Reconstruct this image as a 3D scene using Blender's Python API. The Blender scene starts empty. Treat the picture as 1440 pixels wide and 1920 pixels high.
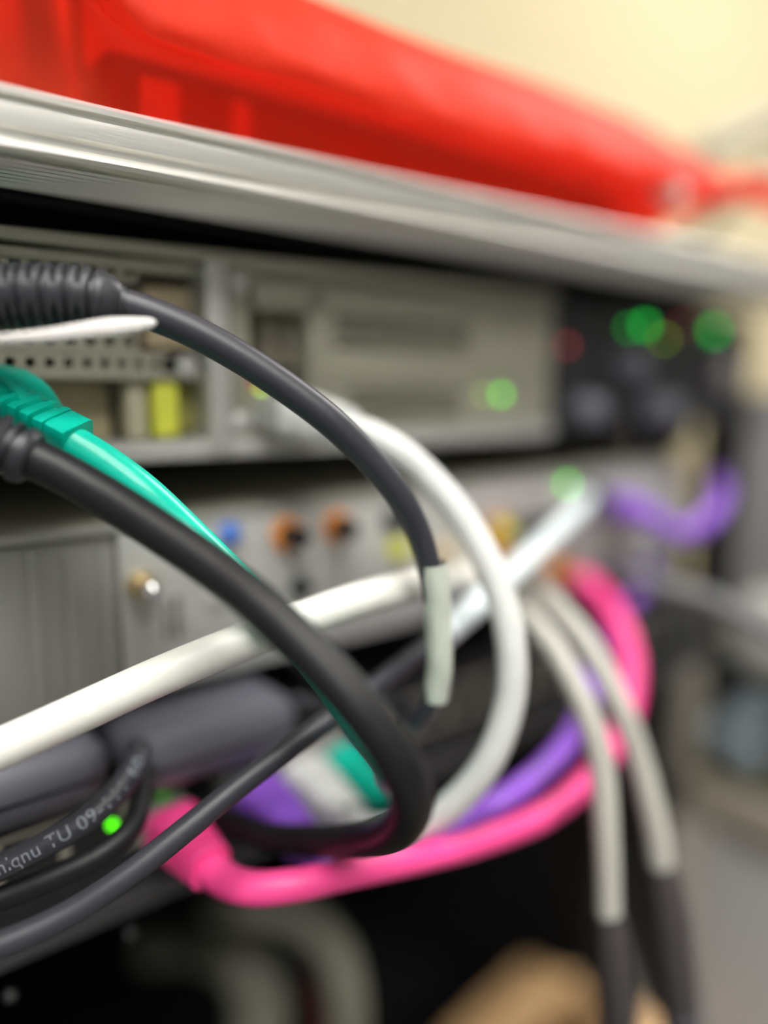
import bpy, bmesh, math, random
from mathutils import Vector, Matrix
random.seed(7)
S = bpy.context.scene
COL = S.collection

# ------------------------------------------------------------------ camera
FPX = 1442.0                       # focal length in pixels of the 1440x1920 frame
PSI, PHI = math.radians(39.86), math.radians(9.26)
CAM = Vector((0.0, -0.150, 0.80))  # 15 cm in front of the equipment faces (plane Y = 0)
cd = bpy.data.cameras.new('camera')
cd.sensor_fit = 'VERTICAL'; cd.sensor_height = 36.0; cd.lens = FPX / 1920 * 36.0
cd.clip_start = 0.005; cd.clip_end = 50
cd.dof.use_dof = True; cd.dof.focus_distance = 0.125; cd.dof.aperture_fstop = 2.25
cam = bpy.data.objects.new('camera', cd); COL.objects.link(cam)
cam.location = CAM; cam.rotation_euler = (math.pi / 2 - PHI, 0, -PSI)
S.camera = cam

# ------------------------------------------------------------------ world, exposure
w = bpy.data.worlds.new('world'); S.world = w; w.use_nodes = True
w.node_tree.nodes['Background'].inputs[0].default_value = (0.92, 0.96, 1.0, 1)
w.node_tree.nodes['Background'].inputs[1].default_value = 0.3
S.view_settings.view_transform = 'Standard'; S.view_settings.look = 'None'
S.view_settings.gamma = 1.0; S.view_settings.use_curve_mapping = False
S.view_settings.exposure = -0.25
LAMP = 23.0                         # radiance of the ceiling light panels

# ------------------------------------------------------------------ pixel -> place helpers
RGT = Vector((math.cos(PSI), -math.sin(PSI), 0))
FWD = Vector((math.sin(PSI) * math.cos(PHI), math.cos(PSI) * math.cos(PHI), -math.sin(PHI)))
UPV = Vector((math.sin(PSI) * math.sin(PHI), math.cos(PSI) * math.sin(PHI), math.cos(PHI)))
def U(px, py, d):                   # point at d millimetres along the view axis
    d = d / 1000
    return CAM + d * (FWD + RGT * ((px - 720) / FPX) + UPV * ((960 - py) / FPX))
def F(px, py, Y=0.0):               # point on the vertical plane Y (millimetres)
    r = FWD + RGT * ((px - 720) / FPX) + UPV * ((960 - py) / FPX)
    return CAM + r * ((Y / 1000 - CAM.y) / r.y)
def G(px, py, X):                   # point on the vertical plane X (millimetres)
    r = FWD + RGT * ((px - 720) / FPX) + UPV * ((960 - py) / FPX)
    return CAM + r * ((X / 1000 - CAM.x) / r.x)
def W(x, y, z):                     # millimetres, z measured from the lens height
    return Vector((x / 1000, y / 1000, CAM.z + z / 1000))

# ------------------------------------------------------------------ materials
MATS = {}
def mat(name, col, rough=0.5, metal=0.0, var=0.06, scale=60.0, bump=0.0, emit=None, es=0.0, trans=0.0, coat=0.0, spec=0.5, stretch=None):
    if name in MATS: return MATS[name]
    m = bpy.data.materials.new(name); m.use_nodes = True
    nt = m.node_tree; N = nt.nodes; L = nt.links; b = N['Principled BSDF']
    tc = N.new('ShaderNodeTexCoord'); src = tc.outputs['Object']
    if stretch:
        mp = N.new('ShaderNodeMapping'); mp.inputs['Scale'].default_value = stretch
        L.new(src, mp.inputs['Vector']); src = mp.outputs['Vector']
    nz = N.new('ShaderNodeTexNoise'); nz.inputs['Scale'].default_value = scale; nz.inputs['Detail'].default_value = 4
    L.new(src, nz.inputs['Vector'])
    mx = N.new('ShaderNodeMix'); mx.data_type = 'RGBA'
    mx.inputs['A'].default_value = (*[c * (1 - var) for c in col], 1)
    mx.inputs['B'].default_value = (*[min(1, c * (1 + var)) for c in col], 1)
    L.new(nz.outputs['Fac'], mx.inputs['Factor']); L.new(mx.outputs['Result'], b.inputs['Base Color'])
    b.inputs['Roughness'].default_value = rough; b.inputs['Metallic'].default_value = metal
    b.inputs['Specular IOR Level'].default_value = spec
    b.inputs['Coat Weight'].default_value = coat
    b.inputs['Transmission Weight'].default_value = trans
    if bump:
        bp = N.new('ShaderNodeBump'); bp.inputs['Strength'].default_value = bump; bp.inputs['Distance'].default_value = 0.0005
        L.new(nz.outputs['Fac'], bp.inputs['Height']); L.new(bp.outputs['Normal'], b.inputs['Normal'])
    if emit:
        b.inputs['Emission Color'].default_value = (*emit, 1); b.inputs['Emission Strength'].default_value = es
    MATS[name] = m; return m

BLACKJ = mat('black_jacket', (0.008, 0.008, 0.009), 0.46, spec=0.36, scale=900, bump=0.06)
BLACKT = mat('charcoal_jacket', (0.030, 0.030, 0.039), 0.42, scale=900, bump=0.06)
BOOTM = mat('charcoal_boot', (0.022, 0.023, 0.029), 0.42, scale=1500, bump=0.12)
GREENJ = mat('green_jacket', (0.0, 0.50, 0.36), 0.30, scale=700, bump=0.04)
WHITEJ = mat('white_jacket', (0.80, 0.79, 0.73), 0.38, scale=300, bump=0.03)
GREYWJ = mat('pale_grey_jacket', (0.66, 0.67, 0.65), 0.42, scale=300, bump=0.03)
SHADEWJ = mat('shaded_white_jacket', (0.46, 0.45, 0.40), 0.42, scale=300, bump=0.03)  # white jacket with shade put into its darker colour
GREYJ = mat('grey_jacket', (0.13, 0.13, 0.135), 0.5, scale=300)
BEIGEJ = mat('shaded_beige_grey_jacket', (0.17, 0.17, 0.13), 0.5, scale=100)  # jacket colour darkened for the shade below the switch
PINKJ = mat('pink_jacket', (0.95, 0.07, 0.30), 0.4, scale=300)
PURPJ = mat('purple_jacket', (0.28, 0.10, 0.62), 0.4, scale=300)
SLEEVE = mat('sleeve_paper', (0.56, 0.60, 0.52), 0.55, var=0.12, scale=180, bump=0.2)
SLEEVEB = mat('sleeve_bluish_white', (0.70, 0.78, 0.80), 0.5, var=0.06, scale=180)
TIE = mat('white_nylon', (0.82, 0.79, 0.76), 0.45, scale=300)
ALU = mat('brushed_aluminium', (0.78, 0.77, 0.72), 0.42, metal=0.85, var=0.12, scale=260, bump=0.25, stretch=(0.25, 3, 3))
ALUD = mat('dull_aluminium', (0.40, 0.41, 0.41), 0.5, metal=0.7, var=0.1, scale=200, stretch=(0.2, 3, 3))
STEEL = mat('galvanised_steel', (0.36, 0.35, 0.275), 0.5, metal=0.3, var=0.1, scale=120)
STEELL = mat('bright_steel', (0.52, 0.52, 0.49), 0.42, metal=0.4, var=0.08, scale=120)
PANELG = mat('grey_panel_paint', (0.31, 0.31, 0.28), 0.5, metal=0.2, var=0.08, scale=40)
TAN = mat('tan_board', (0.42, 0.36, 0.22), 0.55, var=0.18, scale=150)
CREAM = mat('cream_plastic', (0.62, 0.50, 0.32), 0.5)
YEL = mat('yellow_plastic', (0.72, 0.74, 0.08), 0.4)
OLIVE = mat('olive_plastic', (0.30, 0.28, 0.08), 0.5)
DARK = mat('cavity_shade', (0.012, 0.012, 0.012), 0.7)  # near-black colour in place of the shade inside openings
BLKP = mat('black_plastic', (0.012, 0.012, 0.014), 0.4, scale=800, bump=0.1)
BLKS = mat('black_plastic_with_sheen', (0.11, 0.11, 0.135), 0.48, scale=500, bump=0.08)  # base colour lifted and blued to carry the sheen of black plastic
BLKM = mat('black_powder_coat', (0.008, 0.008, 0.0085), 0.6, scale=1200, bump=0.2)
BRASS = mat('brass', (0.72, 0.60, 0.38), 0.28, metal=1.0)
GOLD = mat('gold_plating', (0.85, 0.52, 0.12), 0.3, metal=1.0)
CHROME = mat('polished_chrome', (0.9, 0.9, 0.88), 0.06, metal=1.0, var=0.0)
ORANGE = mat('orange_insulator', (0.75, 0.27, 0.04), 0.4)
REDP = mat('red_plastic', (0.45, 0.04, 0.05), 0.4)
BLUEP = mat('blue_plastic', (0.08, 0.20, 0.62), 0.4)
SHIELD = mat('port_shield_metal', (0.55, 0.52, 0.44), 0.4, metal=0.8)
CLEAR = mat('clear_plug_plastic', (0.75, 0.75, 0.72), 0.2, trans=0.5)
CARD = mat('corrugated_cardboard', (0.55, 0.34, 0.16), 0.8, var=0.1, scale=30)
WALL = mat('beige_wall_paint', (0.66, 0.57, 0.36), 0.8, var=0.03, scale=6, bump=0.05)
CEILM = mat('ceiling_paint', (0.80, 0.79, 0.74), 0.9, var=0.02)
FLOORM = mat('grey_floor_vinyl', (0.12, 0.115, 0.11), 0.5, var=0.15, scale=8)
PAINTN = mat('grey_wall_paint', (0.34, 0.345, 0.36), 0.85, var=0.03, scale=6)
DOORG = mat('grey_steel_paint', (0.42, 0.41, 0.40), 0.5, var=0.06, scale=20)
FRAMEB = mat('beige_steel_paint', (0.36, 0.32, 0.26), 0.55, var=0.08, scale=20)
KNOB = mat('blue_grey_plastic', (0.26, 0.31, 0.34), 0.4)
PALE = mat('pale_grey_plastic', (0.55, 0.55, 0.50), 0.5)
INK = mat('white_print', (0.20, 0.22, 0.26), 0.6)
LEDG = mat('led_green', (0.05, 0.4, 0.05), 0.3, emit=(0.10, 1.0, 0.0), es=4.5)
LEDE = mat('led_emerald', (0.0, 0.3, 0.05), 0.3, emit=(0.0, 1.0, 0.10), es=3.2)
LEDY = mat('led_yellow_green', (0.3, 0.4, 0.05), 0.3, emit=(0.55, 1.0, 0.02), es=3)
LEDR = mat('led_red', (0.4, 0.02, 0.03), 0.3, emit=(1.0, 0.10, 0.14), es=1.2)
LEDW = mat('light_diffuser', (0.9, 0.9, 0.9), 0.4, emit=(1.0, 0.98, 0.94), es=LAMP)

def bag_material():
    m = bpy.data.materials.new('red_film'); m.use_nodes = True
    nt = m.node_tree; N = nt.nodes; L = nt.links; N.clear()
    out = N.new('ShaderNodeOutputMaterial')
    b = N.new('ShaderNodeBsdfPrincipled'); b.inputs['Base Color'].default_value = (0.98, 0.085, 0.035, 1)
    b.inputs['Roughness'].default_value = 0.5; b.inputs['Specular IOR Level'].default_value = 0.3
    t = N.new('ShaderNodeBsdfTranslucent'); t.inputs['Color'].default_value = (1.0, 0.10, 0.05, 1)
    tr = N.new('ShaderNodeBsdfTransparent'); tr.inputs['Color'].default_value = (1.0, 0.14, 0.10, 1)
    tc = N.new('ShaderNodeTexCoord'); nz = N.new('ShaderNodeTexNoise'); nz.inputs['Scale'].default_value = 45
    nz.inputs['Detail'].default_value = 3
    bp = N.new('ShaderNodeBump'); bp.inputs['Strength'].default_value = 0.5; bp.inputs['Distance'].default_value = 0.004
    L.new(tc.outputs['Object'], nz.inputs['Vector']); L.new(nz.outputs['Fac'], bp.inputs['Height'])
    L.new(bp.outputs['Normal'], b.inputs['Normal'])
    a = N.new('ShaderNodeMixShader'); a.inputs[0].default_value = 0.12
    L.new(b.outputs[0], a.inputs[1]); L.new(t.outputs[0], a.inputs[2])
    c = N.new('ShaderNodeMixShader'); c.inputs[0].default_value = 0.58
    L.new(a.outputs[0], c.inputs[1]); L.new(tr.outputs[0], c.inputs[2])
    L.new(c.outputs[0], out.inputs['Surface'])
    return m
BAG = bag_material()

# ------------------------------------------------------------------ object helpers
WL = {}                              # world location of every object made here
def _adopt(o, loc, parent):
    o.location = loc; WL[o] = Vector(loc)
    if parent is not None:
        o.parent = parent; o.matrix_parent_inverse = Matrix.Translation(-WL[parent])
        # nested: location is expressed in the parent's inverse frame, so world = loc
def tag(o, label, cat, group=None, kind=None):
    if label: o['label'] = label
    if cat: o['category'] = cat
    if group: o['group'] = group
    if kind: o['kind'] = kind
    return o
def thing(name, loc, label, cat, group=None):
    o = bpy.data.objects.new(name, None); o.empty_display_size = 0.01
    COL.objects.link(o); _adopt(o, loc, None)
    return tag(o, label, cat, group)
def mesh(name, verts, faces, m, parent=None, smooth=False, flat_angle=None):
    vs = [Vector(v) for v in verts]
    lo = Vector([min(v[i] for v in vs) for i in range(3)]); hi = Vector([max(v[i] for v in vs) for i in range(3)])
    c = (lo + hi) / 2
    if parent is None: c.z = lo.z
    me = bpy.data.meshes.new(name); me.from_pydata([v - c for v in vs], [], faces); me.update()
    bm = bmesh.new(); bm.from_mesh(me); bmesh.ops.recalc_face_normals(bm, faces=bm.faces); bm.to_mesh(me); bm.free()
    me.materials.append(m)
    if smooth:
        for p in me.polygons: p.use_smooth = True
        if flat_angle: me.set_sharp_from_angle(angle=math.radians(flat_angle))
    o = bpy.data.objects.new(name, me); COL.objects.link(o); _adopt(o, c, parent)
    return o
def box(name, a, b, m, parent=None, bev=0.0, seg=2):
    a, b = Vector(a), Vector(b)
    lo = Vector([min(a[i], b[i]) for i in range(3)]); hi = Vector([max(a[i], b[i]) for i in range(3)])
    bm = bmesh.new(); bmesh.ops.create_cube(bm, size=1.0)
    c = (lo + hi) / 2; d = hi - lo
    for v in bm.verts: v.co = Vector((v.co.x * d.x, v.co.y * d.y, v.co.z * d.z))
    if bev > 0:
        bmesh.ops.bevel(bm, geom=bm.edges[:], offset=min(bev, min(d) * 0.45), segments=seg, affect='EDGES', profile=0.5)
    if parent is None:
        for v in bm.verts: v.co.z += d.z / 2
        c = Vector((c.x, c.y, lo.z))
    me = bpy.data.meshes.new(name); bm.to_mesh(me); bm.free(); me.materials.append(m)
    if bev > 0:
        for p in me.polygons: p.use_smooth = True
        me.set_sharp_from_angle(angle=math.radians(35))
    o = bpy.data.objects.new(name, me); COL.objects.link(o); _adopt(o, c, parent)
    return o
def copy_to(o, loc, parent):
    c = o.copy(); COL.objects.link(c); _adopt(c, Vector(loc), parent); return c
def spline(pts, n=12):
    P = [Vector(p) for p in pts]
    if len(P) < 3: return [P[0].lerp(P[-1], i / n) for i in range(n + 1)]
    E = [P[0] * 2 - P[1]] + P + [P[-1] * 2 - P[-2]]
    out = []
    for i in range(1, len(E) - 2):
        p0, p1, p2, p3 = E[i - 1:i + 3]
        # centripetal Catmull-Rom
        t0 = 0; t1 = t0 + max(1e-6, (p1 - p0).length) ** .5; t2 = t1 + max(1e-6, (p2 - p1).length) ** .5; t3 = t2 + max(1e-6, (p3 - p2).length) ** .5
        for k in range(n):
            t = t1 + (t2 - t1) * k / n
            A1 = (t1 - t) / (t1 - t0) * p0 + (t - t0) / (t1 - t0) * p1
            A2 = (t2 - t) / (t2 - t1) * p1 + (t - t1) / (t2 - t1) * p2
            A3 = (t3 - t) / (t3 - t2) * p2 + (t - t2) / (t3 - t2) * p3
            B1 = (t2 - t) / (t2 - t0) * A1 + (t - t0) / (t2 - t0) * A2
            B2 = (t3 - t) / (t3 - t1) * A2 + (t - t1) / (t3 - t1) * A3
            out.append((t2 - t) / (t2 - t1) * B1 + (t - t1) / (t2 - t1) * B2)
    out.append(P[-1]); return out
def resample(pts, n):
    L = [0]
    for i in range(1, len(pts)): L.append(L[-1] + (pts[i] - pts[i - 1]).length)
    out = []; j = 0
    for k in range(n + 1):
        s = L[-1] * k / n
        while j < len(L) - 2 and L[j + 1] < s: j += 1
        t = (s - L[j]) / max(1e-9, L[j + 1] - L[j]); out.append(pts[j].lerp(pts[j + 1], min(1, max(0, t))))
    return out
def frames(pts, up=Vector((0, 0, 1))):
    T = []
    for i in range(len(pts)):
        a = pts[max(0, i - 1)]; b = pts[min(len(pts) - 1, i + 1)]; T.append((b - a).normalized())
    n = up - T[0] * up.dot(T[0])
    if n.length < 1e-4: n = Vector((1, 0, 0)) - T[0] * T[0].x
    n.normalize(); out = []
    for t in T:
        n = (n - t * n.dot(t)).normalized(); out.append((t, n, t.cross(n)))
    return out
def loft(name, pts, sec, m, parent=None, segs=20, smooth=True, flat_angle=None, up=Vector((0, 0, 1)), caps=True):
    """sec(t, phi) -> (along n, along b) in metres; t in 0..1 along the path"""
    fr = frames(pts, up); V = []; Fc = []; k = len(pts)
    for i, p in enumerate(pts):
        t, n, b = fr[i]
        for j in range(segs):
            u, v = sec(i / (k - 1), 2 * math.pi * j / segs); V.append(p + n * u + b * v)
    for i in range(k - 1):
        for j in range(segs):
            a = i * segs + j; c = i * segs + (j + 1) % segs
            Fc.append((a, c, c + segs, a + segs))
    if caps: Fc.append(tuple(range(segs - 1, -1, -1))); Fc.append(tuple((k - 1) * segs + j for j in range(segs)))
    return mesh(name, V, Fc, m, parent, smooth, flat_angle or 50)
def tube(name, pts, r, m, parent=None, n=None, segs=16, raw=False):
    """r in millimetres: a number or a function of t"""
    P = pts if raw else resample(spline(pts), n or max(24, 12 * len(pts)))
    rf = r if callable(r) else (lambda t: r)
    return loft(name, P, lambda t, f: (rf(t) / 1000 * math.cos(f), rf(t) / 1000 * math.sin(f)), m, parent, segs)
def superell(w, h, f, e=4.0):
    c, s = math.cos(f), math.sin(f); k = (abs(c) ** e + abs(s) ** e) ** (-1 / e)
    return w / 2 * c * k, h / 2 * s * k
def disc(name, c, axis, prof, m, parent=None, segs=20):
    """lathe: prof = [(along mm, radius mm)]"""
    ax = Vector(axis).normalized(); P = [Vector(c) + ax * (a / 1000) for a, _ in prof]
    n = Vector((0, 0, 1)) if abs(ax.z) < .9 else Vector((1, 0, 0)); n = (n - ax * n.dot(ax)).normalized(); b = ax.cross(n)
    V = []; Fc = []
    for p, (a, r) in zip(P, prof):
        for j in range(segs):
            f = 2 * math.pi * j / segs; V.append(p + (n * math.cos(f) + b * math.sin(f)) * max(r, 1e-3) / 1000)
    for i in range(len(prof) - 1):
        for j in range(segs):
            a = i * segs + j; d = i * segs + (j + 1) % segs; Fc.append((a, d, d + segs, a + segs))
    Fc.append(tuple(range(segs - 1, -1, -1))); Fc.append(tuple((len(prof) - 1) * segs + j for j in range(segs)))
    return mesh(name, V, Fc, m, parent, True, 40)
def extrude_x(name, prof, x0, x1, m, parent=None, smooth=False, closed=True, nx=1):
    V = []; Fc = []; k = len(prof)
    for i in range(nx + 1):
        x = x0 + (x1 - x0) * i / nx
        for (y, z) in prof: V.append(W(x, y, z))
    for i in range(nx):
        for j in range(k if closed else k - 1):
            a = i * k + j; c = i * k + (j + 1) % k; Fc.append((a, c, c + k, a + k))
    if closed: Fc.append(tuple(range(k - 1, -1, -1))); Fc.append(tuple(nx * k + j for j in range(k)))
    return mesh(name, V, Fc, m, parent, smooth, 30)
def perf(name, x0, x1, z0, z1, nx, nz, r, Y, th, m, parent, hexa=6, stag=False):
    """perforated sheet facing -Y with real holes; millimetres"""
    V = []; Fc = []
    cw = (x1 - x0) / nx; ch = (z1 - z0) / nz
    for i in range(nx):
        for j in range(nz):
            cx, cz = x0 + cw * (i + .5), z0 + ch * (j + .5)
            b0 = len(V)
            ring = [(cx + r * math.cos(2 * math.pi * k / 8 + math.pi / 8), cz + r * math.sin(2 * math.pi * k / 8 + math.pi / 8)) for k in range(8)]
            hw, hh = cw / 2, ch / 2
            outr = [(cx + hw, cz + hh * .4), (cx + hw * .4, cz + hh), (cx - hw * .4, cz + hh), (cx - hw, cz + hh * .4),
                    (cx - hw, cz - hh * .4), (cx - hw * .4, cz - hh), (cx + hw * .4, cz - hh), (cx + hw, cz - hh * .4)]
            cor = [(cx + hw, cz + hh), (cx - hw, cz + hh), (cx - hw, cz - hh), (cx + hw, cz - hh)]
            for (x, z) in ring: V.append(W(x, Y, z))
            for (x, z) in ring: V.append(W(x, Y + th, z))
            for (x, z) in outr: V.append(W(x, Y, z))
            for (x, z) in cor: V.append(W(x, Y, z))
            for k in range(8):
                k2 = (k + 1) % 8
                Fc.append((b0 + k, b0 + k2, b0 + 8 + k2, b0 + 8 + k))
                Fc.append((b0 + k, b0 + k2, b0 + 16 + k2, b0 + 16 + k))
            for q in range(4):
                Fc.append((b0 + 16 + 2 * q, b0 + 16 + 2 * q + 1, b0 + 24 + q))
    return mesh(name, V, Fc, m, parent)
def rect(name, px0, py0, px1, py1, Yf, Yb, m, parent, bev=0.3):
    """box on the equipment face whose outline was read off the photograph at its own plane"""
    pm = (py0 + py1) / 2; xm = (px0 + px1) / 2
    x0 = F(px0, pm, Yf).x; x1 = F(px1, pm, Yf).x
    z0 = F(xm, py0, Yf).z; z1 = F(xm, py1, Yf).z
    return box(name, (x0, Yf / 1000, z1), (x1, Yb / 1000, z0), m, parent, bev / 1000)
def led(px, py, m, parent, r=1.0, Y=0.0, name='indicator_light'):
    return disc(name, F(px, py, Y), (0, -1, 0), [(-0.5, r), (0.3, r), (0.7, r * .7), (0.9, 0.1)], m, parent, 12)
def screw(px, py, parent, r=2.2, Y=0.0):
    c = F(px, py, Y); s = disc('screw', c, (0, -1, 0), [(-.3, r), (.5, r), (1.0, r * .8), (1.2, 0.1)], STEELL, parent, 16)
    return s

# ------------------------------------------------------------------ the room
def room():
    X0, X1, Y0, Y1, H = -1.8, 6.0, -2.4, 1.0, 2.5
    def st(n, a, b, m): tag(box(n, a, b, m), None, None, None, 'structure')
    st('floor', (X0, Y0, -0.05), (X1, Y1, 0), FLOORM)
    st('ceiling', (X0, Y0, H), (X1, Y1, H + .05), CEILM)
    st('wall_back', (X0, Y1, 0), (X1, Y1 + .08, H), WALL)
    st('wall_front', (X0, Y0 - .08, 0), (X1, Y0, H), PAINTN)
    st('wall_left', (X0 - .08, Y0, 0), (X0, Y1, H), PAINTN)
    st('wall_right', (X1, Y0, 0), (X1 + .08, Y1, H), PAINTN)
    k = 0
    for (cx, cy, lab) in ((-0.35, -0.70, 'long white ceiling light panel above the front of the equipment rack'),
                          (-0.35, -1.75, 'long white ceiling light panel toward the grey front wall'),
                          (2.0, -0.05, 'added unseen ceiling light panel brightening the beige back wall right of the rack'),  # added panel, out of view, put in to brighten the back wall
                          (4.2, -0.05, 'added unseen ceiling light panel evening the light on the back wall farther right')):  # added panel, out of view, keeps the far wall evenly bright
        t = thing('ceiling_light', (cx, cy, H - 0.06), lab, 'light')
        box('housing', (cx - .62, cy - .32, H - .05), (cx + .62, cy + .32, H), CEILM, t, .004)
        box('diffuser', (cx - .60, cy - .30, H - .06), (cx + .60, cy + .30, H - .05), LEDW, t)
room()

# ------------------------------------------------------------------ rack cabinet
RX = 335.0
ZF = -CAM.z * 1000
rack = thing('rack_cabinet', (0.1, 0.2, 0.0), 'black open equipment rack holding the stacked grey devices', 'rack')
box('base', W(-160, 10, ZF), W(RX + 20, 480, ZF + 60), BLKM, rack, .003)
box('rear_panel', W(-160, 460, ZF + 60), W(RX + 20, 480, 34), BLKM, rack, .001)
box('side_panel', W(-165, 30, ZF + 60), W(-145, 460, 34), BLKM, rack, .001)
box('side_panel', W(RX + 10, 75, ZF + 60), W(RX + 25, 460, 34), BLKM, rack, .001)
box('mounting_post', W(-145, 4, ZF + 60), W(-132, 30, 34), BLKM, rack, .001)
box('mounting_post', W(RX - 13, 30, ZF + 60), W(RX - 1, 52, 34), BLKM, rack, .001)
box('tray', W(-144, 30, -420), W(RX + 9, 459, -414), BLKM, rack, .001)

# ------------------------------------------------------------------ aluminium shelf over the devices
shelf = thing('aluminium_shelf', W(100, 0, 36), 'silver grooved aluminium edged shelf under the red bag', 'shelf')
def zz(py, Y): return (F(200, py, Y).z - CAM.z) * 1000
zt = zz(192, -20)
prof = [(10, zt), (-17.5, zt), (-19.2, zt - .35), (-20, zt - 1.1), (-20, zz(216, -20)), (-18.7, zz(220, -20)), (-18.7, zz(226, -20)), (-20, zz(231, -20)),
        (-20.2, zz(250, -20)), (-20, zz(270, -20)), (-18.9, zz(276, -20)), (-18.9, zz(288, -20)), (-20.4, zz(294, -20)), (-21.2, zz(302, -20)), (-21.4, zz(310, -20)), (-21, zz(318, -20)), (-20, zz(323, -20))]
zb = zz(325, -20)
rib = []
y = -19.2
while y < -2:
    rib += [(y, zb), (y + .5, zb + .0), (y + 1.0, zb + .75), (y + 1.9, zb + .75)]; y += 2.4
prof += rib + [(0, zb), (1, zb + .5), (1.5, zb + 6), (10, zb + 6)]
extrude_x('edge_extrusion', prof, -200, RX + 40, ALU, shelf, True)
box('deck_plate', W(-200, 10, zt - 3), W(RX + 40, 470, zt), ALUD, shelf, .0005)
box('underside_plate', W(-165, 10, 34.1), W(RX + 24, 470, 36.0), BLKM, shelf, .0005)

# ------------------------------------------------------------------ upper device (unit one)
U1X0, U1X1 = -130, 322
zt1 = (F(200, 447, 0).z - CAM.z) * 1000; zb1 = (F(350, 862, 0).z - CAM.z) * 1000
dev1 = thing('network_appliance', W(100, 120, zb1), 'grey rack device with perforated front and green lights under the aluminium shelf', 'device')
XD = (F(1035, 650, 0).x) * 1000
box('body', W(U1X0, 22, zb1), W(U1X1, 400, zt1), STEEL, dev1, .0005)
box('top_lip', W(U1X0, -1.5, zt1 - 2.4), W(XD, 22, zt1), STEEL, dev1, .0006)
box('lip_strip', W(U1X0, 0.0, zt1 - 5.2), W(XD, 22, zt1 - 3.1), STEEL, dev1, .0005)
box('base_lip', W(U1X0, -1.5, zb1), W(XD, 22, zb1 + 4.2), STEELL, dev1, .0006)
def zl(px, py, Y=0.0): return (F(px, py, Y).z - CAM.z) * 1000
def xl(px, py, Y=0.0): return F(px, py, Y).x * 1000
xb = xl(400, 670)
# upper perforated band and row
perf('perforated_strip', U1X0, xl(265, 600), zl(100, 520, 1), zl(100, 478, 1), 56, 1, 1.05, 1.0, 3, STEEL, dev1)
box('circuit_board', W(U1X0, 3, zt1 - 6.4), W(xl(60, 470), 22, zt1 - 5.6), mat('green_circuit_board', (0.05, 0.22, 0.04), .4), dev1)
perf('perforated_strip', U1X0, xl(262, 640), zl(150, 655, 1), zl(150, 618, 1), 52, 1, 1.2, 1.0, 3, STEEL, dev1)
perf('perforated_strip', U1X0, xl(310, 680), zl(150, 698, 1), zl(150, 664, 1), 58, 1, 1.0, 1.0, 3, STEEL, dev1)
box('front_strip', W(U1X0, 1, zl(150, 664, 1)), W(xl(330, 660), 6, zl(150, 655, 1)), STEEL, dev1, .0003)
box('front_strip', W(U1X0, 0.6, zl(150, 712, 1)), W(xl(390, 700), 6, zl(150, 698, 1)), STEEL, dev1, .0003)
rect('cream_block', 272, 540, 392, 652, 5, 20, CREAM, dev1, .6)
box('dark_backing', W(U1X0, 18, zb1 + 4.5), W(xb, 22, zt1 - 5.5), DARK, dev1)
box('tan_board', W(U1X0, 9, zb1 + 4.2), W(xl(238, 780), 12, zl(150, 712, 1)), TAN, dev1, .0003)
rect('board_post', 240, 712, 276, 822, 3, 10, mat('khaki_plastic', (0.46, 0.43, 0.30), .5), dev1, .5)
rect('yellow_tab', 290, 706, 336, 818, 2, 12, YEL, dev1, .6)
rect('olive_tab', 338, 712, 372, 812, 6, 14, OLIVE, dev1, .6)
screw(349, 688, dev1, 2.4, 0.6)
# bracket
rect('bracket', 392, 488, 432, 850, -2.5, 6, STEELL, dev1, .5)
rect('bracket_flange', 433, 492, 470, 846, 0.5, 6, STEEL, dev1, .5)
screw(444, 530, dev1, 2.3, 0.5); screw(452, 793, dev1, 2.5, 0.5)
# module bay right of the bracket
rect('module_cap', 476, 490, 596, 582, 0, 10, STEEL, dev1, .6)
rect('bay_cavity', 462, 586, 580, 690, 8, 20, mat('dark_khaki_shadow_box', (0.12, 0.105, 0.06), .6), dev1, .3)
rect('bay_side', 580, 560, 606, 830, 0, 12, STEEL, dev1, .5)
rect('bay_wall', 462, 700, 486, 815, 4, 14, REDP, dev1, .4)
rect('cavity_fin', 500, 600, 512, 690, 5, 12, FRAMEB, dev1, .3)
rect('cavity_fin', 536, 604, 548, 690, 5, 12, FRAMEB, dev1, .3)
led(490, 735, LEDY, dev1, 1.1, 3)
# vented plate
xv0, xv1 = xl(606, 690), XD
zA, zB = zl(800, 600), zl(800, 664); zC, zD = zl(800, 728), zl(800, 790)
box('vent_plate', W(xv0, 0, zA), W(xv1, 3, zt1 - 2.6), STEEL, dev1, .0004)
box('vent_plate', W(xv0, 0, zC), W(xv1, 3, zB), STEEL, dev1, .0004)
box('vent_plate', W(xv0, 0, zb1 + 4.2), W(xv1, 3, zD), STEEL, dev1, .0004)
xg0, xg1 = xl(632, 640), xl(882, 640)
xh0, xh1 = xl(655, 760), xl(865, 760)
perf('vent_grille', xg0, xg1, zB, zA, 24, 3, 1.15, 0.2, 2.5, STEEL, dev1)
perf('vent_grille', xh0, xh1, zD, zC, 20, 3, 1.1, 0.2, 2.5, STEEL, dev1)
for (a, b, z0, z1) in ((xv0, xg0, zB, zA), (xg1, xv1, zB, zA), (xv0, xh0, zD, zC), (xh1, xv1, zD, zC)):
    box('vent_plate', W(a, 0, z0), W(b, 3, z1), STEEL, dev1, .0003)
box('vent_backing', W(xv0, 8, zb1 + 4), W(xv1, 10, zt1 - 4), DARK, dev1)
led(940, 740, LEDG, dev1, 1.1, -.2); led(906, 740, LEDY, dev1, .5, -.2)
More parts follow.
